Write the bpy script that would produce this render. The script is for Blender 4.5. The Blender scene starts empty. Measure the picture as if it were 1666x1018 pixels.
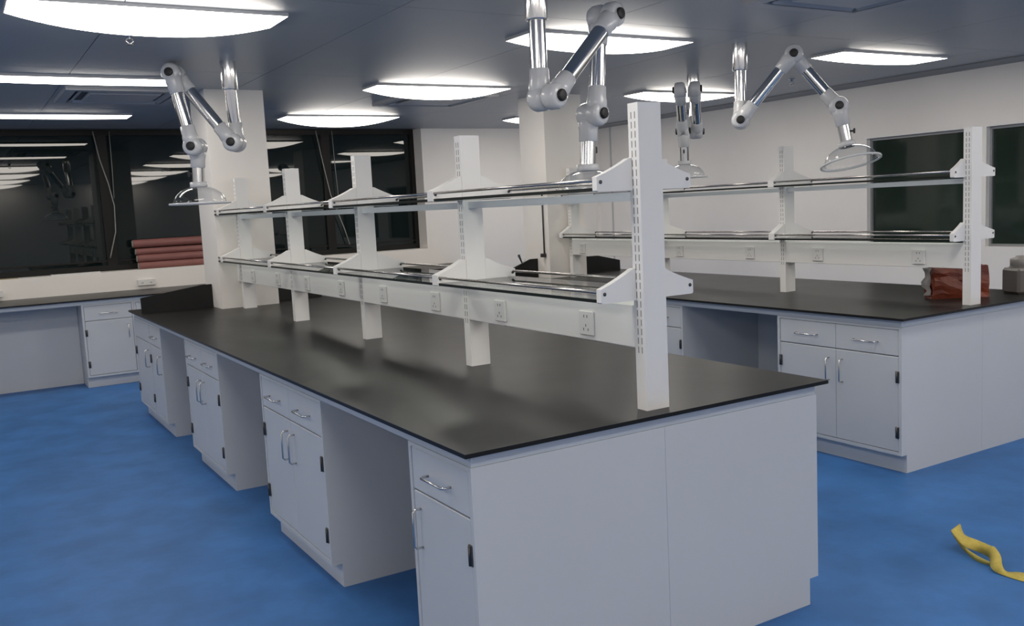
import bpy, bmesh, math, random
from mathutils import Vector, Matrix
random.seed(7)
S = bpy.context.scene
COL = S.collection
PI = math.pi
V = Vector

# ------------------------------------------------------------------ camera
cam_d = bpy.data.cameras.new('camera')
cam = bpy.data.objects.new('camera', cam_d)
COL.objects.link(cam)
r_ = V((0.85254534, -0.52032611, -0.04926641))
u_ = V((0.10256414, 0.07412707, 0.99196057))
f_ = V((0.51249101, 0.85074433, -0.11656349))
CAM = V((-1.17066, -2.23505, 1.53011))
M = Matrix(((r_.x, u_.x, -f_.x, CAM.x), (r_.y, u_.y, -f_.y, CAM.y), (r_.z, u_.z, -f_.z, CAM.z), (0, 0, 0, 1)))
cam.matrix_world = M
cam_d.sensor_fit = 'HORIZONTAL'
cam_d.sensor_width = 36.0
cam_d.lens = 1502.24 / 1666 * 36
cam_d.clip_start = 0.05
S.camera = cam

# ------------------------------------------------------------------ world (night outside), exposure
w = bpy.data.worlds.new('night')
S.world = w
w.use_nodes = True
w.node_tree.nodes['Background'].inputs['Color'].default_value = (0.010, 0.013, 0.018, 1)
w.node_tree.nodes['Background'].inputs['Strength'].default_value = 1.0
S.view_settings.view_transform = 'Standard'
S.view_settings.look = 'None'
S.view_settings.exposure = 0.0
S.view_settings.gamma = 1.0
S.view_settings.use_curve_mapping = False
LAMP = 12.5          # radiance of the lamp diffusers

# ------------------------------------------------------------------ materials
def nt(name):
    m = bpy.data.materials.new(name)
    m.use_nodes = True
    return m, m.node_tree, m.node_tree.nodes['Principled BSDF']

def mat(name, col, rough=0.5, metal=0.0, spec=0.5, var=0.0, scale=4.0, bump=0.0, bscale=60.0, coat=0.0, stretch=None, rvar=0.0):
    m, t, b = nt(name)
    b.inputs['Base Color'].default_value = (*col, 1)
    b.inputs['Roughness'].default_value = rough
    b.inputs['Metallic'].default_value = metal
    b.inputs['Specular IOR Level'].default_value = spec
    b.inputs['Coat Weight'].default_value = coat
    if var or bump or rvar:
        tc = t.nodes.new('ShaderNodeTexCoord')
        mp = t.nodes.new('ShaderNodeMapping')
        if stretch: mp.inputs['Scale'].default_value = stretch
        t.links.new(tc.outputs['Object'], mp.inputs['Vector'])
    if var or rvar:
        n = t.nodes.new('ShaderNodeTexNoise')
        n.inputs['Scale'].default_value = scale
        n.inputs['Detail'].default_value = 6
        n.inputs['Roughness'].default_value = 0.6
        t.links.new(mp.outputs['Vector'], n.inputs['Vector'])
        if var:
            cr = t.nodes.new('ShaderNodeValToRGB')
            cr.color_ramp.elements[0].position = 0.3
            cr.color_ramp.elements[1].position = 0.7
            cr.color_ramp.elements[0].color = (*[c * (1 - var) for c in col], 1)
            cr.color_ramp.elements[1].color = (*[min(1, c * (1 + var)) for c in col], 1)
            t.links.new(n.outputs['Fac'], cr.inputs['Fac'])
            t.links.new(cr.outputs['Color'], b.inputs['Base Color'])
        if rvar:
            mr = t.nodes.new('ShaderNodeMapRange')
            mr.inputs['From Min'].default_value = 0.3
            mr.inputs['From Max'].default_value = 0.7
            mr.inputs['To Min'].default_value = rough - rvar
            mr.inputs['To Max'].default_value = rough + rvar
            t.links.new(n.outputs['Fac'], mr.inputs['Value'])
            t.links.new(mr.outputs['Result'], b.inputs['Roughness'])
    if bump:
        n2 = t.nodes.new('ShaderNodeTexNoise')
        n2.inputs['Scale'].default_value = bscale
        n2.inputs['Detail'].default_value = 4
        t.links.new(mp.outputs['Vector'], n2.inputs['Vector'])
        bp = t.nodes.new('ShaderNodeBump')
        bp.inputs['Strength'].default_value = bump
        bp.inputs['Distance'].default_value = 0.01
        t.links.new(n2.outputs['Fac'], bp.inputs['Height'])
        t.links.new(bp.outputs['Normal'], b.inputs['Normal'])
    return m

def clear_mat(name, tint, ior=1.5, rough=0.02):
    m = bpy.data.materials.new(name)
    m.use_nodes = True
    t = m.node_tree
    t.nodes.remove(t.nodes['Principled BSDF'])
    out = t.nodes['Material Output']
    tr = t.nodes.new('ShaderNodeBsdfTransparent'); tr.inputs['Color'].default_value = (*tint, 1)
    gl = t.nodes.new('ShaderNodeBsdfGlossy'); gl.inputs['Roughness'].default_value = rough
    fr = t.nodes.new('ShaderNodeFresnel'); fr.inputs['IOR'].default_value = ior
    mx = t.nodes.new('ShaderNodeMixShader')
    ge = t.nodes.new('ShaderNodeNewGeometry')          # a thin sheet: same reflectance from both sides
    mi = t.nodes.new('ShaderNodeMapRange')
    mi.inputs['To Min'].default_value = ior
    mi.inputs['To Max'].default_value = 1 / ior
    t.links.new(ge.outputs['Backfacing'], mi.inputs['Value'])
    t.links.new(mi.outputs['Result'], fr.inputs['IOR'])
    t.links.new(fr.outputs['Fac'], mx.inputs['Fac'])
    t.links.new(tr.outputs['BSDF'], mx.inputs[1])
    t.links.new(gl.outputs['BSDF'], mx.inputs[2])
    t.links.new(mx.outputs['Shader'], out.inputs['Surface'])
    return m

def emit_mat(name, col, strength):
    m, t, b = nt(name)
    b.inputs['Base Color'].default_value = (0.8, 0.8, 0.8, 1)
    b.inputs['Emission Color'].default_value = (*col, 1)
    b.inputs['Emission Strength'].default_value = strength
    return m

MT = dict(
    wall=mat('painted_wall', (0.88, 0.85, 0.81), 0.6, var=0.02, scale=2.0, bump=0.02),
    column=mat('painted_column', (0.86, 0.83, 0.785), 0.6, var=0.02, scale=2.0),
    ceiling=mat('grey_metal_ceiling', (0.36, 0.385, 0.41), 0.38, spec=0.5, var=0.03, scale=1.5),
    ceiling_gap=mat('ceiling_gap_dark', (0.10, 0.105, 0.11), 0.7),
    ceiling_edge_shade=mat('ceiling_edge_shade_grey', (0.22, 0.23, 0.24), 0.5),  # ceiling grey darkened to carry the shade at the edge
    floor=mat('blue_floor', (0.040, 0.152, 0.40), 0.50, spec=0.3, var=0.20, scale=3.2, bump=0.02, bscale=25),
    white=mat('white_enamel', (0.70, 0.715, 0.745), 0.34, var=0.012, scale=1.5),
    white_body=mat('white_cabinet_steel', (0.59, 0.612, 0.635), 0.38, var=0.015, scale=2.0),
    rail=mat('pale_frame_steel', (0.47, 0.52, 0.59), 0.45),
    rack=mat('white_rack_steel', (0.83, 0.825, 0.81), 0.38),
    top=mat('black_resin_top', (0.014, 0.014, 0.0135), 0.33, spec=0.20, rvar=0.02, scale=1.5),
    board=mat('black_board', (0.010, 0.010, 0.010), 0.45, spec=0.3),
    steel=mat('brushed_steel', (0.62, 0.61, 0.60), 0.22, metal=1.0),
    chrome=mat('polished_aluminium', (0.74, 0.74, 0.75), 0.15, metal=1.0),
    rod=mat('dark_stainless_rod', (0.50, 0.48, 0.46), 0.25, metal=1.0),
    alu=mat('anodised_beam', (0.66, 0.70, 0.74), 0.35, metal=0.35),
    plastic=mat('light_grey_plastic', (0.62, 0.63, 0.65), 0.25, spec=0.5, coat=0.2),
    knob=mat('black_knob', (0.012, 0.012, 0.013), 0.5),
    hinge=mat('dark_hinge', (0.10, 0.10, 0.10), 0.35, metal=0.8),
    slot=mat('slot_dark', (0.26, 0.25, 0.23), 0.8),
    socket=mat('socket_plastic', (0.76, 0.755, 0.74), 0.3),
    hole=mat('socket_hole', (0.02, 0.02, 0.02), 0.8),
    edge=mat('glass_edge', (0.005, 0.010, 0.008), 0.35, spec=0.3),
    glass=clear_mat('shelf_glass', (0.94, 0.97, 0.955)),
    acrylic=clear_mat('clear_acrylic', (0.95, 0.96, 0.97), 1.6, 0.03),
    rim=mat('acrylic_rim', (0.66, 0.68, 0.70), 0.12, spec=0.7),
    frame=mat('dark_bronze_frame', (0.009, 0.008, 0.007), 0.5, spec=0.3),
    night=mat('night_glass', (0.006, 0.012, 0.012), 0.015, spec=0.45),
    green_night=mat('dark_green_glass', (0.022, 0.036, 0.028), 0.06, spec=0.45, var=0.25, scale=1.3),
    alu_frame=mat('grey_window_frame', (0.33, 0.34, 0.35), 0.4, metal=0.4),
    lampbase=mat('lamp_base', (0.55, 0.55, 0.56), 0.4),
    lamp=emit_mat('lamp_diffuser', (1.0, 0.932, 0.845), LAMP),
    vent=mat('vent_grey', (0.42, 0.43, 0.45), 0.4),
    ventdark=mat('vent_slot_dark', (0.07, 0.07, 0.075), 0.7),
    pink=mat('pink_wrap', (0.27, 0.112, 0.10), 0.6, var=0.12, scale=20, stretch=(0.3, 2, 2)),
    tubeend=mat('grey_core', (0.38, 0.40, 0.36), 0.7),
    bag=mat('rust_bag', (0.19, 0.036, 0.014), 0.42, var=0.35, scale=9, bump=0.5, bscale=14),
    film=mat('grey_film', (0.40, 0.38, 0.37), 0.4, var=0.15, scale=20, bump=0.4, bscale=30),
    can=mat('taupe_plastic', (0.13, 0.118, 0.108), 0.45),
    cap=mat('pale_taupe_plastic', (0.24, 0.225, 0.21), 0.45),
    strap=mat('yellow_webbing', (0.60, 0.47, 0.10), 0.75, var=0.12, scale=60, bump=0.3, bscale=300),
    cable=mat('grey_cable', (0.30, 0.31, 0.29), 0.5),
    black_pipe=mat('black_pipe', (0.03, 0.03, 0.03), 0.5),
    dust=mat('cardboard_scrap', (0.42, 0.34, 0.18), 0.8),
)

# ------------------------------------------------------------------ mesh helpers
class MB:
    def __init__(s):
        s.v = []; s.f = []; s.mi = []; s.sm = []
    def add(s, vs, fs, mi=0, smooth=False):
        o = len(s.v)
        s.v += [tuple(p) for p in vs]
        for f in fs:
            s.f.append([i + o for i in f]); s.mi.append(mi); s.sm.append(smooth)
        return s
    def box(s, x0, x1, y0, y1, z0, z1, mi=0):
        vs = [(x0, y0, z0), (x1, y0, z0), (x1, y1, z0), (x0, y1, z0), (x0, y0, z1), (x1, y0, z1), (x1, y1, z1), (x0, y1, z1)]
        fs = [(3, 2, 1, 0), (4, 5, 6, 7), (0, 1, 5, 4), (1, 2, 6, 5), (2, 3, 7, 6), (3, 0, 4, 7)]
        return s.add(vs, fs, mi)
    def bbox(s, x0, x1, y0, y1, z0, z1, b=0.003, mi=0):
        bm = bmesh.new()
        bmesh.ops.create_cube(bm, size=1)
        for v in bm.verts:
            v.co = V(((x0 + x1) / 2 + v.co.x * (x1 - x0), (y0 + y1) / 2 + v.co.y * (y1 - y0), (z0 + z1) / 2 + v.co.z * (z1 - z0)))
        bmesh.ops.bevel(bm, geom=bm.edges[:], offset=b, segments=1, affect='EDGES')
        bm.verts.index_update()
        s.add([v.co for v in bm.verts], [[v.index for v in f.verts] for f in bm.faces], mi)
        bm.free()
        return s
    def prism(s, poly, axis, a, b, mi=0):
        # poly: 2D points in the two other axes (in xyz order), extruded a..b along axis
        n = len(poly)
        def P(p, t):
            q = list(p); q.insert(axis, t); return q
        vs = [P(p, a) for p in poly] + [P(p, b) for p in poly]
        fs = [tuple(range(n))[::-1], tuple(range(n, 2 * n))]
        fs += [(i, (i + 1) % n, n + (i + 1) % n, n + i) for i in range(n)]
        return s.add(vs, fs, mi)
    def tube(s, pts, r, n=12, cap=True, mi=0, radii=None, smooth=True):
        pts = [V(p) for p in pts]
        rings = []
        prev = None
        for i, p in enumerate(pts):
            d = (pts[min(i + 1, len(pts) - 1)] - pts[max(i - 1, 0)]).normalized()
            if prev is None:
                a = V((0, 0, 1)) if abs(d.z) < 0.9 else V((1, 0, 0))
                x = d.cross(a).normalized()
            else:
                x = (prev - d * prev.dot(d)).normalized()
            prev = x
            y = d.cross(x)
            rr = radii[i] if radii else r
            rings.append([p + (x * math.cos(2 * PI * k / n) + y * math.sin(2 * PI * k / n)) * rr for k in range(n)])
        vs = [q for ring in rings for q in ring]
        fs = []
        for i in range(len(pts) - 1):
            for k in range(n):
                fs.append((i * n + k, i * n + (k + 1) % n, (i + 1) * n + (k + 1) % n, (i + 1) * n + k))
        s.add(vs, fs, mi, smooth)
        if cap:
            s.add(rings[0], [tuple(range(n))[::-1]], mi)
            s.add(rings[-1], [tuple(range(n))], mi)
        return s
    def lathe(s, prof, c, axis=(0, 0, 1), n=24, mi=0, smooth=True):
        # prof: (radius, height along axis)
        c = V(c); ax = V(axis).normalized()
        a = V((1, 0, 0)) if abs(ax.x) < 0.9 else V((0, 1, 0))
        x = (a - ax * a.dot(ax)).normalized(); y = ax.cross(x)
        vs = []
        for rr, h in prof:
            for k in range(n):
                t = 2 * PI * k / n
                vs.append(c + ax * h + (x * math.cos(t) + y * math.sin(t)) * max(rr, 1e-5))
        fs = []
        for i in range(len(prof) - 1):
            for k in range(n):
                fs.append((i * n + k, i * n + (k + 1) % n, (i + 1) * n + (k + 1) % n, (i + 1) * n + k))
        return s.add(vs, fs, mi, smooth)
    def mesh(s, name, mats):
        me = bpy.data.meshes.new(name)
        me.from_pydata(s.v, [], s.f)
        for m in (mats if isinstance(mats, (list, tuple)) else [mats]):
            me.materials.append(MT[m])
        me.polygons.foreach_set('material_index', s.mi)
        me.polygons.foreach_set('use_smooth', s.sm)
        bm = bmesh.new(); bm.from_mesh(me)
        bmesh.ops.remove_doubles(bm, verts=bm.verts, dist=1e-6)
        bmesh.ops.recalc_face_normals(bm, faces=bm.faces)
        bm.to_mesh(me); bm.free()
        me.update()
        return me
    def build(s, name, mats, parent=None, loc=None, rz=None):
        return place(name, s.mesh(name, mats), parent, loc, rz)

def place(name, me, parent=None, loc=None, rz=None):
    o = bpy.data.objects.new(name, me)
    COL.objects.link(o)
    if parent: o.parent = parent
    if loc is not None: o.location = loc
    if rz is not None: o.rotation_euler.z = rz
    return o

def tag(o, label, cat, group=None):
    o['label'] = label; o['category'] = cat
    if group: o['group'] = group
    return o

def thing(name, label, cat, loc=(0, 0, 0), rz=0, group=None):
    o = bpy.data.objects.new(name, None)
    COL.objects.link(o)
    o.empty_display_size = 0.1
    o.location = loc; o.rotation_euler.z = rz
    return tag(o, label, cat, group)

def struct(name, mb, m, parent=None):
    o = mb.build(name, m, parent)
    if not parent: o['kind'] = 'structure'
    return o

# ------------------------------------------------------------------ dimensions
ZC = 2.5
XL, XR, YN, YB = -4.4, 6.5, -4.6, 8.05
YW = 8.30
SILL = 1.045
WX = 3.86
H = 0.842
TT = 0.013

# ------------------------------------------------------------------ room shell
struct('floor', MB().box(XL, XR, YN, YB + 0.4, -0.1, 0.0), 'floor')
ceil = struct('ceiling', MB().box(XL, XR, YN, YB + 0.4, ZC + 0.008, ZC + 0.1), 'ceiling_gap')
xs = [-0.4 + 1.2 * k for k in range(-4, 7)]
ys = [1.93 + 2.2 * k for k in range(-3, 4)]
xs = [XL] + [x for x in xs if XL + 0.1 < x < XR - 0.4] + [XR - 0.32]
ys = [YN] + [y for y in ys if YN + 0.1 < y < YB - 0.1] + [YB + 0.02]
for i in range(len(xs) - 1):
    for j in range(len(ys) - 1):
        g = 0.0022
        MB().box(xs[i] + g, xs[i + 1] - g, ys[j] + g, ys[j + 1] - g, ZC, ZC + 0.0078).build('ceiling_panel', 'ceiling', ceil)
struct('ceiling_shade_strip', MB().box(XR - 0.32, XR, YN, YB, ZC - 0.012, ZC + 0.0078), 'ceiling_edge_shade')  # dark strip standing in for the shaded ceiling edge along the right wall

# window wall: parapet, solid pier on the right, recessed glazing
struct('wall_back', MB().box(XL, WX, YB, YB + 0.4, 0, SILL).box(WX, XR, YB, YB + 0.4, 0, ZC + 0.008), 'wall')
struct('wall_left', MB().box(XL - 0.15, XL, YN, YB + 0.4, 0, ZC + 0.1), 'wall')
struct('wall_rear', MB().box(XL, XR, YN - 0.15, YN, 0, ZC + 0.1), 'wall')
# right wall with window openings
WIN = [(2.66, 3.70), (1.42, 2.49), (-1.2, 0.9)]
WZ0, WZ1 = 0.965, 1.99
mb = MB().box(XR, XR + 0.16, YN, YB + 0.4, 0, WZ0).box(XR, XR + 0.16, YN, YB + 0.4, WZ1, ZC + 0.1)
yy = YN
for a, b in sorted(WIN):
    mb.box(XR, XR + 0.16, yy, a, WZ0, WZ1); yy = b
mb.box(XR, XR + 0.16, yy, YB + 0.4, WZ0, WZ1)
struct('wall_right', mb, 'wall')
for k, (a, b) in enumerate(WIN):
    wdw = bpy.data.objects.new('window_%d' % (k + 4), None); COL.objects.link(wdw); wdw['kind'] = 'structure'
    t = 0.022
    MB().box(XR + 0.05, XR + 0.10, a, b, WZ0, WZ0 + t).box(XR + 0.05, XR + 0.10, a, b, WZ1 - t, WZ1)\
        .box(XR + 0.05, XR + 0.10, a, a + t, WZ0 + t, WZ1 - t).box(XR + 0.05, XR + 0.10, b - t, b, WZ0 + t, WZ1 - t).build('window_frame', 'alu_frame', wdw)
    MB().box(XR + 0.07, XR + 0.078, a + t, b - t, WZ0 + t, WZ1 - t).build('pane', 'green_night', wdw)
# back windows between mullions
MUL = [-3.6, -2.45, -1.05, 0.285, 1.55, 2.72, WX]
mull_w = 0.075
xprev = XL
k = 1
for i, x in enumerate(MUL):
    x0 = xprev; x1 = x
    wdw = bpy.data.objects.new('window_%d' % k if k < 4 else 'window_%d' % (k + 3), None)
    COL.objects.link(wdw); wdw['kind'] = 'structure'; k += 1
    t = 0.05
    MB().box(x0, x1, YW - 0.03, YW + 0.05, SILL, SILL + 0.06).box(x0, x1, YW - 0.03, YW + 0.05, ZC - 0.05, ZC + 0.008)\
        .box(x0, x0 + t, YW - 0.03, YW + 0.05, SILL + 0.06, ZC - 0.05).box(x1 - t, x1, YW - 0.03, YW + 0.05, SILL + 0.06, ZC - 0.05)\
        .box(x0 + t, x1 - t, YW - 0.015, YW + 0.035, SILL + 0.095, SILL + 0.11).build('window_frame', 'frame', wdw)
    MB().box(x0 + t, x1 - t, YW + 0.005, YW + 0.013, SILL + 0.06, ZC - 0.05).build('pane', 'night', wdw)
    xprev = x1
# structural columns
struct('column', MB().box(0.575, 1.02, 4.97, 5.45, 0, ZC), 'column')
struct('column', MB().box(3.50, 3.91, 4.80, 5.22, 0, ZC), 'column')
struct('trim_2', MB().box(XR - 0.05, XR, YB - 0.05, YB, 0, ZC - 0.012), 'wall')
struct('trim_3', MB().box(XR - 0.006, XR, 7.72, 7.75, 0, ZC - 0.012), 'lampbase')

# ------------------------------------------------------------------ ceiling lights
def light_meshes(sag=0.072):
    b = MB().box(-0.6, 0.6, 0, 0.30, -0.018, 0)
    n = 20
    vs = []; fs = []
    for i in range(n + 1):
        x = -0.597 + 1.194 * i / n
        t = abs(x) / 0.6
        z = -0.018 - sag * (1 - t ** 2.3)
        vs += [(x, 0.004, -0.018), (x, 0.010, z), (x, 0.15, z - 0.006 * (1 - t * t)), (x, 0.290, z), (x, 0.296, -0.018)]
    for i in range(n):
        for j in range(4):
            a = i * 5 + j
            fs.append((a, a + 1, a + 6, a + 5))
    d = MB().add(vs, fs, 0, False)
    return b.mesh('base', 'lampbase'), d.mesh('diffuser', 'lamp')
LB, LD = light_meshes()
SAG = {(0, 0): 0.072, (0, 1): 0.006, (0, 2): 0.006, (1, 0): 0.045, (1, 1): 0.064, (1, 2): 0.074, (2, 0): 0.020, (2, 1): 0.045, (2, 2): 0.045}
LDS = {k: light_meshes(q)[1] for k, q in SAG.items()}
LXS = [-0.26, 2.34, 4.95]
LYS = [2.22, 4.42, 6.64]
LLAB = {
    (0, 0): 'large bulging white ceiling light cut off by the upper left corner',
    (0, 1): 'long bright ceiling light strip left of the left exhaust arm elbow',
    (0, 2): 'slim bright ceiling light just above the left dark window',
    (1, 0): 'bulging white ceiling light behind the central exhaust arm',
    (1, 1): 'bulging white ceiling light partly covering a louvred ceiling vent in mid picture',
    (1, 2): 'bulging white ceiling light just above the windows right of the square column',
    (2, 0): 'bulging white ceiling light furthest right, beside the right exhaust arm',
    (2, 1): 'bulging white ceiling light behind the arm seen end on',
    (2, 2): 'small far ceiling light showing left of the far square column',
}
for i, x in enumerate(LXS):
    for j, y in enumerate(LYS):
        t = thing('ceiling_light', LLAB[(i, j)], 'ceiling light', (x, y, ZC), 0, 'bulging ceiling lights')
        place('base', LB, t); place('diffuser', LDS[(i, j)], t)
for x in [-2.87] + LXS:
    for y in ([0.02, -2.18, -4.38] if x > -2 else [6.64, 4.42, 2.22, 0.02, -2.18, -4.38]):
        t = thing('ceiling_light', 'bulging white ceiling light beyond the edge of the view', 'ceiling light', (x, y, ZC), 0, 'ceiling lights outside the view')
        place('base', LB, t); place('diffuser', LD, t)

# ------------------------------------------------------------------ ceiling vents and sprinklers
def vent(x, y, label):
    t = thing('ceiling_vent', label, 'vent', (x, y, ZC), 0, 'square louvred ceiling vents')
    s = 0.42
    MB().box(-s, s, -s, -s + 0.07, -0.03, 0).box(-s, s, s - 0.07, s, -0.03, 0).box(-s, -s + 0.07, -s + 0.07, s - 0.07, -0.03, 0).box(s - 0.07, s, -s + 0.07, s - 0.07, -0.03, 0).build('frame', 'vent', t)
    MB().box(-s + 0.07, s - 0.07, -s + 0.07, s - 0.07, -0.008, 0).build('backing', 'ventdark', t)
    MB().bbox(-0.25, 0.25, -0.25, 0.25, -0.034, -0.008, 0.008).build('centre_panel', 'vent', t)
    for a in range(4):
        m = MB().prism([(-0.33, -0.028), (-0.325, -0.030), (-0.29, -0.012), (-0.295, -0.010)], 0, -0.30, 0.30)
        m.build('louvre', 'vent', t, rz=a * PI / 2)
vent(2.64, 5.24, 'square louvred ceiling vent beyond the middle light')
vent(2.80, 0.84, 'square louvred ceiling vent cut off by the top edge')
vent(0.05, 5.35, 'square louvred ceiling vent between the two left light strips')
for x, y, lab in [(-0.27, 2.93, 'small brass sprinkler head under the upper left ceiling light'), (5.26, 3.51, 'small sprinkler head by the right exhaust arm')]:
    t = thing('sprinkler', lab, 'sprinkler', (x, y, ZC), 0, 'ceiling sprinklers')
    MB().lathe([(0.0, 0), (0.028, 0), (0.028, -0.006), (0.012, -0.010), (0.012, -0.03), (0.0, -0.03)], (0, 0, 0), n=14).build('body', 'steel', t)
    MB().tube([(0.012, 0, -0.028), (0.018, 0, -0.042), (0, 0, -0.056)], 0.003, 6).tube([(-0.012, 0, -0.028), (-0.018, 0, -0.042), (0, 0, -0.056)], 0.003, 6).build('yoke', 'steel', t)
    MB().lathe([(0, -0.056), (0.02, -0.056), (0.02, -0.059), (0, -0.059)], (0, 0, 0), n=12).build('deflector', 'steel', t)

# ------------------------------------------------------------------ cabinets
OV = 0.03
ZT = 0.79
KI = 0.045
ZS = 0.635
_hc = {}
def bow(L, r=0.0042, proj=0.030, vertical=False):
    key = (L, vertical)
    if key in _hc: return _hc[key]
    pts = [(-L / 2, 0, 0), (-L / 2, -proj * 0.7, 0), (-L / 2 + 0.008, -proj, 0), (L / 2 - 0.008, -proj, 0), (L / 2, -proj * 0.7, 0), (L / 2, 0, 0)]
    if vertical: pts = [(0, p[1], p[0]) for p in pts]
    _hc[key] = MB().tube(pts, r, 8).mesh('handle', 'steel')
    return _hc[key]
_hinge = MB().bbox(-0.011, 0.011, -0.007, 0, -0.032, 0.032, 0.002).tube([(0, -0.008, -0.03), (0, -0.008, 0.03)], 0.004, 8).mesh('hinge', 'hinge')
_mc = {}
def front(wd, z0, z1):
    k = (round(wd, 4), z0, z1)
    if k not in _mc:
        _mc[k] = MB().bbox(0, wd, 0, 0.018, 0, z1 - z0, 0.0025).mesh('front', 'white_body')
    return _mc[k]

def cabinet(W, loc, rz, label, kind='double', depth=0.7195, hinge='left', group='white lab cabinets', parts=True):
    t = thing('lab_cabinet', label, 'cabinet', loc, rz, group)
    D = depth; p = 0.018
    prof = [(KI, 0), (D, 0), (D, ZT), (0, ZT), (0, 0.10), (KI, 0.10)]
    b = MB().prism(prof, 0, 0, p).prism(prof, 0, W - p, W)
    b.box(p, W - p, 0.024, D, 0.118, ZT)
    b.box(p, W - p, 0.0, D, 0.10, 0.118)
    b.box(p, W - p, KI, KI + 0.015, 0, 0.10)
    b.box(p, W - p, 0.0, 0.024, ZT - 0.012, ZT)
    b.build('body', 'white_body', t)
    g = 0.0025
    x0, x1 = p + g, W - p - g
    zd0, zd1 = 0.121, ZS - g
    zr0, zr1 = ZS + g, ZT - 0.015
    def door(a, b_, hside):
        o = place('door', front(b_ - a, zd0, zd1), t, (a, 0.002, zd0))
        if not parts: return
        hx = (b_ - a - 0.045) if hside == 'left' else 0.045
        place('handle', bow(0.128, vertical=True), o, (hx, 0.0, 0.515 - zd0))
        ex = 0.004 if hside == 'left' else (b_ - a - 0.004)
        for zz in (0.525, 0.225):
            place('hinge', _hinge, o, (ex, 0.0, zz - zd0))
    def drawer(a, b_):
        o = place('drawer', front(b_ - a, zr0, zr1), t, (a, 0.002, zr0))
        if parts: place('handle', bow(0.15), o, ((b_ - a) / 2, 0, 0.702 - zr0))
    if kind == 'double':
        c = (x0 + x1) / 2
        drawer(x0, c - g / 2); drawer(c + g / 2, x1)
        door(x0, c - g / 2, 'left'); door(c + g / 2, x1, 'right')
    elif kind == 'single':
        drawer(x0, x1); door(x0, x1, hinge)
    elif kind == 'sink':
        place('false_front', front(x1 - x0, zr0, zr1), t, (x0, 0.002, zr0))
        door(x0, x1, hinge)
    return t

def left_cab(xf, y0, y1, *a, **k): return cabinet(y1 - y0, (xf, y1, 0), -PI / 2, *a, **k)
def right_cab(xf, y0, y1, *a, **k): return cabinet(y1 - y0, (xf, y0, 0), PI / 2, *a, **k)

# island 1: x 0..1.5, y 0..5.65
G1 = 'cabinets of the near island'
left_cab(OV, OV, 0.45, 'single-door white cabinet with drawer at the near corner of the front island', 'single', hinge='right', group=G1)
left_cab(OV, 1.278, 2.122, 'white double-door cabinet second from the near corner of the front island', 'double', group=G1)
left_cab(OV, 2.942, 3.772, 'white double-door cabinet third from the near corner of the front island', 'double', group=G1)
left_cab(OV, 4.560, 5.010, 'narrow white cabinet at the far end of the front island', 'single', hinge='left', group=G1, depth=0.54)
left_cab(OV, 5.012, 5.620, 'plain white sink cabinet ending the front island by the window', 'sink', hinge='left', group=G1, depth=0.54)
GH = 'cabinets on the hidden side of the near island'
hid = 'white cabinet on the far side of the front island facing the other bench'
t = right_cab(1.5 - OV, OV, 0.45, 'white cabinet whose blank side forms the right half of the front island end', 'single', group=GH)
right_cab(1.5 - OV, 1.278, 2.122, hid, 'double', group=GH)
right_cab(1.5 - OV, 2.942, 3.772, hid, 'double', group=GH)
right_cab(1.5 - OV, 4.560, 5.010, hid, 'single', group=GH, depth=0.44)
right_cab(1.5 - OV, 5.012, 5.620, hid, 'sink', group=GH, depth=0.44)

def slab(name, label, x0, x1, y0, y1, hole=None):
    m = MB()
    if hole:
        a, b, c, d = hole
        m.box(x0, x1, y0, c, H - TT, H).box(x0, a, c, d, H - TT, H).box(b, x1, c, d, H - TT, H).box(x0, x1, d, y1, H - TT, H)
    else:
        m.bbox(x0, x1, y0, y1, H - TT, H, 0.0015)
    return tag(m.build(name, 'top'), label, 'worktop')

def bench_frame(label, x0, x1, y0, y1, knees, cut=None):
    t = thing('bench_frame', label, 'bench frame', (0, 0, 0))
    z0, z1 = ZT + 0.0005, H - TT - 0.0005
    a = OV + 0.004
    MB().box(x0 + a, x0 + a + 0.03, y0 + a, y1 - a, z0, z1).build('rail', 'rail', t)
    MB().box(x1 - a - 0.03, x1 - a, y0 + a, y1 - a, z0, z1).build('rail', 'rail', t)
    MB().box(x0 + a + 0.03, x1 - a - 0.03, y0 + a, y0 + a + 0.03, z0, z1).build('rail', 'rail', t)
    MB().box(x0 + a + 0.03, x1 - a - 0.03, y1 - a - 0.03, y1 - a, z0, z1).build('rail', 'rail', t)
    xm = (x0 + x1) / 2
    for ka, kb in knees:
        MB().box(xm - 0.009, xm + 0.009, ka + 0.002, kb - 0.002, 0.0, z0).build('back_panel', 'white_body', t)
    return t
slab('worktop', 'long black resin worktop of the front island', 0, 1.5, 0, 5.65, (0.573, 1.022, 4.968, 5.452))
bench_frame('pale steel frame rails under the front island worktop', 0, 1.5, 0, 5.65, [(0.45, 1.278), (2.122, 2.942), (3.772, 4.56)])

# island 2: x 3..4.5, y .77..5.45
X2, Y2 = 3.0, 0.775
G2 = 'cabinets of the second island'
left_cab(X2 + OV, Y2 + OV, 1.655, 'white double-door cabinet with two drawers at the corner of the right island', 'double', group=G2)
left_cab(X2 + OV, 2.500, 3.345, 'white cabinet of the right island half hidden behind the near upright post', 'double', group=G2)
left_cab(X2 + OV, 4.170, 5.42, 'white cabinet at the far end of the right island', 'double', group=G2, depth=0.46)
GH2 = 'cabinets on the hidden side of the second island'
hid2 = 'white cabinet on the far side of the right island facing the right wall'
right_cab(X2 + 1.5 - OV, Y2 + OV, 1.655, 'white cabinet whose blank side forms the right half of the right island end', 'double', group=GH2)
right_cab(X2 + 1.5 - OV, 2.5, 3.345, hid2, 'double', group=GH2)
right_cab(X2 + 1.5 - OV, 4.17, 5.42, hid2, 'double', group=GH2, depth=0.46)
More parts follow.
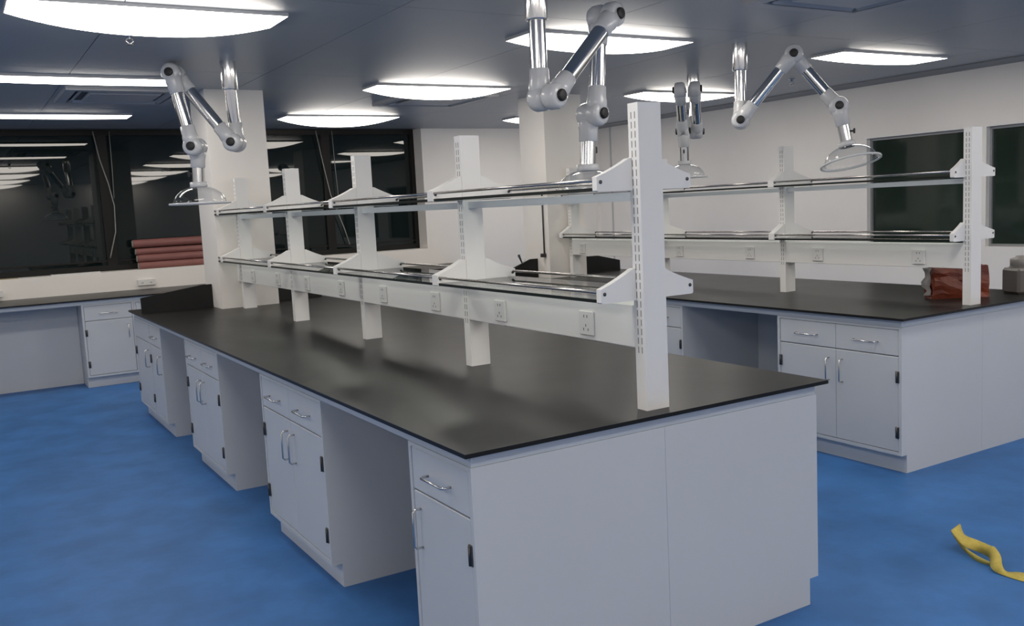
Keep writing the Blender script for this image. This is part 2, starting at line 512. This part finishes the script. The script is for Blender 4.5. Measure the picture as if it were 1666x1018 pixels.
slab('worktop', 'long black resin worktop of the right island', X2, X2 + 1.5, Y2, 5.45, (3.498, 3.912, 4.798, 5.222))
bench_frame('pale steel frame rails under the right island worktop', X2, X2 + 1.5, Y2, 5.45, [(1.655, 2.5), (3.345, 4.17)])

# window counter: front y 7.2
CY = 7.20
slab('worktop', 'black worktop of the counter along the window wall', XL + 0.01, 4.2, CY, YB - 0.001)
G3 = 'cabinets of the window counter'
cabinet(0.46, (-0.175, CY + 0.02, 0), 0, 'white cabinet with one drawer under the window counter on the left', 'single', hinge='left', group=G3)
cabinet(0.85, (0.287, CY + 0.02, 0), 0, 'white window counter cabinet hidden behind the front island', 'double', group=G3)
cabinet(0.85, (2.1, CY + 0.02, 0), 0, 'white window counter cabinet further right behind the front island', 'double', group=G3)
cabinet(0.85, (-2.2, CY + 0.02, 0), 0, 'white window counter cabinet left of the open knee space', 'double', group=G3)
cabinet(0.85, (-4.3, CY + 0.02, 0), 0, 'white window counter cabinet in the left corner', 'double', group=G3)
t = thing('bench_frame', 'pale steel rail and back panels under the window counter', 'bench frame')
MB().box(XL + 0.02, 4.17, CY + 0.024, CY + 0.054, ZT + 0.0005, H - TT - 0.0005).build('rail', 'rail', t)
for a, b in [(-3.45, -2.2), (-1.35, -0.175), (1.137, 2.1), (2.95, 4.17)]:
    MB().box(a + 0.002, b - 0.002, 7.58, 7.60, 0.0, ZT + 0.03).build('back_panel', 'white_body', t)

# ------------------------------------------------------------------ reagent racks
def rack(name, label, xc, ys, yend, socks, c):
    t = thing(name, label, 'shelf rack', (xc, ys[0], H))
    oy = ys[0]
    PW, PD = 0.0465, 0.05
    z = lambda a: a - H
    post = MB().box(-PW, PW, 0, PD, 0, 1.829 - H)
    pm = post.mesh('post', 'rack')
    sl = MB()
    zz = 1.03 - H
    while zz < 1.80 - H:
        for yy_ in (0.014, 0.032):
            for sx in (-1, 1):
                xo = sx * PW
                sl.box(min(xo, xo + sx * 0.0006), max(xo, xo + sx * 0.0006), yy_, yy_ + 0.0038, zz, zz + 0.021)
        zz += 0.030
    sm_ = sl.mesh('slots', 'slot')
    def wing(s):
        e = c + s * 0.193
        q = s * (PW + 0.001)
        pts = [(q, 0), (e - s * 0.005, 0), (e, 0.004), (e, 0.046)]
        for k in range(1, 7):
            f = k / 7
            pts.append((e + (s * (PW + 0.012) - e) * f, 0.046 + 0.056 * (0.75 * f + 0.25 * f * f)))
        pts += [(s * (PW + 0.012), 0.102), (q, 0.103)]
        return pts, e
    wings = []
    for s in (-1, 1):
        pts, e = wing(s)
        me1 = MB().prism(pts, 1, 0.001, PD - 0.001).mesh('bracket', 'rack')
        me0 = MB().prism(pts, 1, 0.0, 0.024).mesh('bracket', 'rack')
        me2 = MB().lathe([(0, -0.003), (0.006, -0.003), (0.006, 0.001), (0, 0.001)], (e - s * 0.014, 0.001, 0.030), (0, 1, 0), 10).mesh('screw', 'hinge')
        wings.append((me1, me2, me0))
    for i, y in enumerate(ys):
        po = place('post', pm, t, (0, y - oy, 0))
        so = place('slots', sm_, po)
        so['kind'] = 'stuff'
        for zb in (1.203, 1.556):
            for me1, me2, me0 in wings:
                bo = place('bracket', me0 if i == 0 else me1, t, (0, y - oy + (0.036 if i == 0 else 0), z(zb)))
                place('screw', me2, bo)
    for i in range(len(ys)):
        y0 = ys[i] + PD
        y1 = ys[i + 1] if i + 1 < len(ys) else yend
        if y1 - y0 < 0.05: continue
        for zb in (1.205, 1.558):
            gl = MB()
            vs_x0, vs_x1 = c - 0.188, c + 0.188
            gl.box(vs_x0, vs_x1, y0 - oy + (0.011 if i == 0 else 0.001), y1 - oy - 0.001, z(zb), z(zb + 0.011))
            gl.mi = [0, 0, 1, 1, 1, 1]
            gl.build('glass_shelf', ['glass', 'edge'], t)
            for s in (-1, 1):
                MB().tube([(c + s * 0.183, y0 - oy - 0.002, z(zb + 0.034)), (c + s * 0.183, y1 - oy + 0.002, z(zb + 0.034))], 0.0055, 10).build('guard_rod', 'rod', t)
        MB().box(-0.022, 0.022, y0 - oy + 0.0005, y1 - oy - 0.0005, z(1.522), z(1.550)).build('beam', 'alu', t)
        ch = MB().bbox(-PW, PW, y0 - oy + 0.0005, y1 - oy - 0.0005, z(1.046), z(1.185), 0.002).build('power_channel', 'rack', t)
        for sy in socks:
            yy_ = ys[i] + sy
            if yy_ > y1 - 0.08: continue
            for s in (-1, 1):
                m = MB()
                x0, x1 = (-PW - 0.010, -PW) if s < 0 else (PW, PW + 0.010)
                m.bbox(x0, x1, yy_ - oy - 0.042, yy_ - oy + 0.042, z(1.063), z(1.149), 0.003)
                xo = x0 if s < 0 else x1
                for dy, dz, a, b in ((0.009, 0.024, 0.003, 0.010), (-0.009, 0.024, 0.003, 0.010), (0.013, -0.022, 0.003, 0.009), (-0.013, -0.022, 0.003, 0.009), (0, -0.008, 0.003, 0.009)):
                    m.box(min(xo, xo + s * 0.0006), max(xo, xo + s * 0.0006), yy_ - oy + dy - a / 2, yy_ - oy + dy + a / 2, z(1.106) + dz - b / 2, z(1.106) + dz + b / 2, 1)
                m.build('socket', ['socket', 'hole'], ch)
    return t
rack('reagent_rack', 'two-tier white post rack with glass shelves on the front island', 0.757, [0.066, 1.246, 2.430, 3.620, 4.830], 4.967, [0.310, 0.905], 0.004)
rack('reagent_rack', 'two-tier white post rack with glass shelves on the right island', 3.732, [0.838, 2.180, 3.470, 4.700], 4.797, [0.324, 1.064], 0.040)

# ------------------------------------------------------------------ black splash boards beside the columns
def board(label, pts, y):
    tag(MB().prism(pts, 1, y, y + 0.022).build('splash_board', 'board'), label, 'splash board', 'black splash boards')
board('black splash board left of the column on the front island', [(0.035, H), (0.572, H), (0.572, 1.022), (0.50, 1.022), (0.035, 0.960)], 5.24)
board('black splash board right of the column on the front island', [(1.023, H), (1.47, H), (1.47, 0.945), (1.16, 1.022), (1.023, 1.022)], 5.24)
board('black splash board left of the column on the right island', [(3.035, H), (3.497, H), (3.497, 1.018), (3.42, 1.018), (3.035, 0.88)], 5.0)
board('black splash board right of the column on the right island', [(3.913, H), (4.46, H), (4.46, 0.935), (4.20, 0.995), (3.913, 1.000)], 5.0)

def faucet(x, y, label, sp):
    t = thing('lab_faucet', label, 'faucet', (x, y, H), 0, 'sink faucets')
    MB().lathe([(0, 0), (0.024, 0), (0.024, 0.008), (0.013, 0.014), (0.013, 0.12), (0, 0.12)], (0, 0, 0), n=14).build('base', 'black_pipe', t)
    MB().tube([(0, 0, 0.11), (0, 0, 0.14), (sp * 0.015, 0, 0.155), (sp * 0.055, 0, 0.165)], 0.009, 10).build('spout', 'rack', t)
    MB().tube([(-sp * 0.01, 0, 0.12), (-sp * 0.028, 0, 0.165), (-sp * 0.045, 0, 0.205)], 0.010, 10, radii=[0.006, 0.009, 0.013]).build('nozzle', 'black_pipe', t)
faucet(3.52, 5.30, 'small black faucet tip peeking over the splash board of the right island', 1)

t = thing('conduit', 'thin black pipe running down the left edge of the far column', 'pipe', (3.488, 4.87, 1.035))
MB().tube([(0, 0, 0), (0, 0, 0.52)], 0.007, 8).build('pipe', 'black_pipe', t)
MB().bbox(-0.035, 0.0115, -0.018, 0.018, 0.0, 0.035, 0.004).build('valve', 'black_pipe', t)

# ------------------------------------------------------------------ exhaust arms
def unit(v): return V(v).normalized()
def exhaust_arm(label, stub, D, j1z, j2, j3, neck, offs, zring, tilt=0.0, lean=0.0):
    t = thing('exhaust_arm', label, 'exhaust arm', (stub[0], stub[1], ZC), 0, 'articulated exhaust arms')
    D = V((D[0], D[1], 0)).normalized()
    a = V((-D.y, D.x, 0))
    if a.dot(CAM - V((stub[0], stub[1], 0))) < 0: a = -a      # a points towards the room's front
    wv = 0.082
    P = lambda h, z, o: D * h + a * (o * wv) + V((0, 0, z - ZC))
    R = 0.0375
    # stub
    MB().lathe([(0.049, 0), (0.049, -0.17), (0.047, -0.175), (0.0385, -0.175)], (0, 0, 0), n=24).build('ceiling_sleeve', 'chrome', t)
    o0, o1, o2, o3 = offs
    J = [P(0, j1z, o0), P(0, j1z, o1), P(j2[0], j2[1], o1), P(j2[0], j2[1], o2), P(j3[0], j3[1], o2), P(j3[0], j3[1], o3)]
    NB = P(neck[0], neck[1], o3)
    def tube(A, B):
        d = (B - A).normalized()
        MB().tube([A + d * 0.09, B - d * 0.09], R, 24, cap=False).build('tube', 'chrome', t)
    MB().tube([(0, 0, -0.16), J[0] + V((0, 0, 0.09))], R, 24, cap=False).build('tube', 'chrome', t)
    tube(J[1], J[2]); tube(J[3], J[4])
    def elbow(c, d, side, knob):
        # rounded pivot body (axis a) with a socket along d; knob on the outer side
        d = V(d).normalized()
        m = MB()
        h = wv / 2
        m.lathe([(0, -h), (0.040, -h), (0.052, -h + 0.007), (0.058, -h + 0.022), (0.058, h - 0.022), (0.052, h - 0.007), (0.040, h), (0, h)], c, a, 24)
        m.tube([c, c + d * 0.06, c + d * 0.075, c + d * 0.125, c + d * 0.128], 0.044, 24, radii=[0.051, 0.048, 0.0445, 0.0430, 0.039])
        e = m.build('elbow', 'plastic', t)
        if knob:
            ax = a * side
            MB().lathe([(0, h - 0.002), (0.026, h - 0.002), (0.027, h + 0.004), (0.025, h + 0.013), (0.020, h + 0.015), (0, h + 0.015)], c, ax, 20).build('knob', 'knob', e)
    s01 = 1 if o1 > o0 else -1
    s12 = 1 if o1 > o2 else -1
    s23 = 1 if o3 > o2 else -1
    elbow(J[0], (0, 0, 1), -s01, True)
    elbow(J[1], J[2] - J[1], s01, True)
    elbow(J[2], J[1] - J[2], s12, True)
    elbow(J[3], J[4] - J[3], -s12, True)
    elbow(J[4], J[3] - J[4], -s23, True)
    nd = NB - J[5]
    elbow(J[5], nd, s23, True)
    # neck, damper, hood
    ax = nd.normalized()
    MB().tube([J[5] + ax * 0.09, NB - ax * 0.005], R, 24, cap=False).build('tube', 'chrome', t)
    side = D.cross(ax).normalized() if abs(D.cross(ax).length) > 0.1 else a
    k0 = J[5] + ax * 0.165 + D * (R + 0.002)
    MB().tube([k0 - D * 0.004, k0 + D * 0.014], 0.006, 8).bbox(k0.x + D.x * 0.02 - 0.006, k0.x + D.x * 0.02 + 0.006, k0.y + D.y * 0.02 - 0.006, k0.y + D.y * 0.02 + 0.006, k0.z - 0.016, k0.z + 0.016, 0.003).build('damper_handle', 'knob', t)
    hood_ax = (Matrix.Rotation(tilt, 3, f_) @ V((-f_.x * lean, -f_.y * lean, -1))).normalized()
    hg = zring
    MB().lathe([(0.0385, -0.012), (0.052, -0.012), (0.053, 0.016), (0.047, 0.020), (0.036, 0.020)], NB, hood_ax, 24).build('hood_collar', 'plastic', t)
    prof = []
    R1 = 0.160
    for i in range(13):
        q = i / 12
        ang = math.asin(0.05 / R1) + (PI / 2 - math.asin(0.05 / R1)) * q
        prof.append((R1 * math.sin(ang), 0.012 + (hg - 0.012) * (1 - math.cos(ang)) / 1.0 * 1.0))
    hd = MB().lathe(prof, NB, hood_ax, 40).build('hood', 'acrylic', t)
    MB().lathe([(R1 - 0.002, hg - 0.003), (R1 + 0.022, hg - 0.001), (R1 + 0.026, hg + 0.003), (R1 + 0.022, hg + 0.007), (R1 - 0.002, hg + 0.005), (R1 - 0.004, hg)], NB, hood_ax, 40).build('hood_rim', 'acrylic', hd)
    MB().lathe([(R1 + 0.021, hg - 0.003), (R1 + 0.027, hg - 0.003), (R1 + 0.029, hg + 0.003), (R1 + 0.027, hg + 0.009), (R1 + 0.021, hg + 0.009), (R1 + 0.021, hg - 0.003)], NB, hood_ax, 40).build('rim_bead', 'rim', hd)
    return t
exhaust_arm('jointed exhaust arm with clear dome hood in front of the square column, leftmost', (0.428, 3.695), (-0.854, 0.521), 2.002, (0.315, 2.430), (0.222, 1.982), (0.235, 1.754), (-0.5, 0.5, 1.5, 0.5), 0.118)
exhaust_arm('largest and nearest jointed exhaust arm, hanging from the top edge centre', (1.13, 1.25), (0.968, 0.237), 1.990, (0.43, 2.380), (0.385, 1.935), (0.365, 1.690), (0, 1, 0, -0.6), 0.118)
exhaust_arm('jointed exhaust arm seen end on, just right of the nearest upright post', (4.12, 3.52), (-0.70, -0.714), 2.045, (0.40, 2.345), (0.10, 2.050), (0.08, 1.800), (0, 0.3, -1.1, -1.0), 0.118)
exhaust_arm('jointed exhaust arm over the right island with tilted clear hood, rightmost', (3.367, 2.254), (0.691, -0.725), 2.002, (0.335, 2.393), (0.605, 2.048), (0.652, 1.806), (0, 1, 0, 1), 0.118, math.radians(-6), 0.24)

# ------------------------------------------------------------------ wrapped rolls on the window sill
RL = [('topmost pink wrapped roll in the stack on the window sill', 0.475, 8.14, 3, 0.043), ('second pink wrapped roll from the top of the window sill stack', 0.50, 8.155, 2, 0.036),
      ('third pink wrapped roll from the top of the window sill stack', 0.505, 8.135, 1, 0.038), ('lowest pink wrapped roll lying on the window sill', 0.515, 8.145, 0, 0.038)]
zb = {0: 0.0, 1: 0.0755, 2: 0.149, 3: 0.2275}
for lab, x0, y, k, r in RL:
    t = thing('wrapped_roll', lab, 'roll', (x0, y, SILL + zb[k] + r - 0.001), 0, 'pink wrapped rolls on the sill')
    n = 18
    MB().tube([(0.0, 0, 0), (0.012, 0, 0), (0.5, 0, 0.001), (1.3, 0, 0)], r, n, radii=[r * 0.9, r, r * 1.0, r]).build('wrap', 'pink', t)
    MB().lathe([(r * 0.45, -0.004), (r * 0.86, -0.004), (r * 0.86, 0.0), (r * 0.45, 0.0), (r * 0.45, -0.004)], (0, 0, 0), (1, 0, 0), 18).build('core_end', 'tubeend', t)

# ------------------------------------------------------------------ wall sockets and cables at the window
for x, lab in [(0.56, 'white socket box on the wall under the window, near the rolls'), (-0.86, 'white socket box on the wall under the window at the left edge'), (2.2, 'white socket box on the wall under the window behind the rack')]:
    t = thing('wall_socket', lab, 'socket', (x, YB, 0.905), 0, 'sockets under the window')
    MB().bbox(-0.09, 0.09, -0.03, -0.0005, -0.028, 0.035, 0.004).build('box', 'socket', t)
    MB().box(-0.05, -0.046, -0.0306, -0.03, -0.006, 0.008).box(-0.038, -0.034, -0.0306, -0.03, -0.006, 0.008).box(0.034, 0.038, -0.0306, -0.03, -0.006, 0.008).box(0.046, 0.05, -0.0306, -0.03, -0.006, 0.008).build('holes', 'hole', t)['kind'] = 'stuff'
tag(MB().tube([(0.21, 8.24, 2.49), (0.25, 8.23, 2.2), (0.31, 8.22, 1.95), (0.345, 8.21, 1.72), (0.335, 8.22, 1.45), (0.27, 8.23, 1.22), (0.26, 8.235, 1.18)], 0.006, 6).build('cable', 'cable'), 'loose pale cable hanging in a curve before the left window mullion', 'cable')
tag(MB().tube([(0.37, 8.25, 2.49), (0.365, 8.25, 2.1), (0.355, 8.245, 1.80)], 0.004, 6).build('cable', 'cable'), 'straight thin wire hanging beside the left window mullion', 'cable')
tag(MB().tube([(2.60, 8.24, 2.49), (2.66, 8.23, 2.1), (2.72, 8.22, 1.75), (2.86, 8.22, 1.35), (2.92, 8.23, 1.15)], 0.006, 6).build('cable', 'cable'), 'loose pale cable slanting across the window right of the column', 'cable')
tag(MB().tube([(2.80, 8.25, 2.49), (2.81, 8.25, 2.1), (2.83, 8.245, 1.60)], 0.004, 6).build('cable', 'cable'), 'straight thin wire hanging beside the window mullion right of the column', 'cable')

# ------------------------------------------------------------------ things on the right island
def crumpled(nx, ny, nz, sx, sy, sz, amp, seed):
    rnd = random.Random(seed)
    bm = bmesh.new()
    bmesh.ops.create_cube(bm, size=1)
    bmesh.ops.subdivide_edges(bm, edges=bm.edges[:], cuts=6, use_grid_fill=True)
    from mathutils import noise
    for v in bm.verts:
        p = v.co.copy()
        n = noise.noise_vector(p * 4.3 + V((seed, 0, 0)))
        taper = 1.0 - 0.10 * (p.z + 0.5)
        bulge = 1 + 0.12 * math.cos(PI * p.z)
        v.co = V((p.x * sx * (1 + 0.05 * (0.5 - p.z)), p.y * sy * taper * bulge, (p.z + 0.5) * sz)) + V((n.x, n.y, n.z if p.z > -0.45 else 0)) * amp
    bm.verts.index_update()
    m = MB().add([v.co for v in bm.verts], [[v.index for v in f.verts] for f in bm.faces], 0, False)
    bm.free()
    return m
t = thing('shopping_bag', 'crumpled rust-red bag standing on the right island behind the post', 'bag', (4.0, 1.125, H), math.atan2(-0.52, 0.853))
crumpled(6, 6, 6, 0.32, 0.11, 0.185, 0.016, 3).build('bag_body', 'bag', t)
m = MB()
n = 7
vs = []
for i in range(n):
    z = 0.02 + 0.165 * i / (n - 1)
    for dx, dy in ((-0.175, 0.03), (-0.205 + 0.018 * math.sin(i * 1.7), 0.0), (-0.175, -0.03)):
        vs.append((dx + 0.006 * math.sin(i * 2.3), dy, z))
fs = []
for i in range(n - 1):
    for j in range(2):
        q = i * 3 + j
        fs.append((q, q + 1, q + 4, q + 3))
o = m.add(vs, fs, 0, True).build('plastic_lining', 'film', t)
md = o.modifiers.new('solid', 'SOLIDIFY'); md.thickness = 0.003

t = thing('jerrycan', 'taupe plastic canister at the right edge on the right island', 'canister', (4.39, 0.955, H), math.atan2(-0.52, 0.853) + 0.2)
MB().bbox(-0.085, 0.085, -0.075, 0.075, 0, 0.155, 0.014).build('body', 'can', t)
MB().lathe([(0, 0.15), (0.075, 0.15), (0.068, 0.163), (0.058, 0.168), (0.058, 0.172), (0, 0.172)], (0, 0, 0), n=24).build('shoulder', 'can', t)
MB().lathe([(0.062, 0.165), (0.066, 0.170), (0.066, 0.205), (0.060, 0.212), (0.036, 0.212), (0.034, 0.226), (0.0, 0.226)], (0, 0, 0), n=24).build('cap', 'cap', t)

# ------------------------------------------------------------------ yellow strap on the floor
SP = [((2.252, -0.164, 0.0), (2.245, -0.165, 0.02)), ((2.252, -0.107, 0.0), (2.252, -0.112, 0.025)), ((2.289, -0.036, 0.008), (2.289, -0.03, 0.03)),
      ((2.304, 0.013, 0.035), (2.325, 0.035, 0.055)), ((2.32, 0.054, 0.07), (2.401, 0.067, 0.078)), ((2.290, 0.016, 0.064), (2.380, 0.042, 0.062)),
      ((2.28, -0.03, 0.038), (2.351, 0.007, 0.055)), ((2.325, -0.061, 0.012), (2.345, -0.054, 0.053)), ((2.325, -0.106, 0.005), (2.331, -0.113, 0.052)),
      ((2.262, -0.155, 0.018), (2.321, -0.139, 0.055)), ((2.206, -0.19, 0.02), (2.266, -0.196, 0.05)), ((2.2, -0.211, 0.008), (2.225, -0.228, 0.03)),
      ((2.201, -0.25, 0.003), (2.230, -0.245, 0.009)), ((2.205, -0.325, 0.002), (2.270, -0.276, 0.006)), ((2.233, -0.411, 0.002), (2.296, -0.371, 0.005)), ((2.30, -0.55, 0.002), (2.35, -0.51, 0.004))]
def catmull(ps, n=5):
    out = []
    for i in range(len(ps) - 1):
        p0, p1, p2, p3 = ps[max(i - 1, 0)], ps[i], ps[i + 1], ps[min(i + 2, len(ps) - 1)]
        for k in range(n):
            s = k / n
            out.append(0.5 * ((2 * p1) + (p2 - p0) * s + (2 * p0 - 5 * p1 + 4 * p2 - p3) * s * s + (3 * p1 - p0 - 3 * p2 + p3) * s ** 3))
    return out + [ps[-1]]
A = catmull([V(a) for a, b in SP]); B = catmull([V(b) for a, b in SP])
vs = []
for a, b in zip(A, B):
    a.z = max(a.z, 0.0025); b.z = max(b.z, 0.0025)
    vs += [a, b]
o = MB().add(vs, [(2 * i, 2 * i + 1, 2 * i + 3, 2 * i + 2) for i in range(len(A) - 1)], 0, True).build('lifting_strap', 'strap')
md = o.modifiers.new('solid', 'SOLIDIFY'); md.thickness = 0.0025; md.offset = 0
tag(o, 'looped yellow webbing strap lying on the blue floor', 'strap')

# scrap of cardboard at the sill edge
tag(MB().box(-1.1, -0.62, 8.052, 8.12, SILL, SILL + 0.006).build('cardboard_strip', 'dust'), 'thin yellowish cardboard strip on the window sill at the left edge', 'cardboard')
tag(MB().box(-0.33, 0.13, 8.055, 8.13, SILL, SILL + 0.012).build('sill_strip', 'socket'), 'loose white strip lying on the window sill left of the mullion', 'strip')
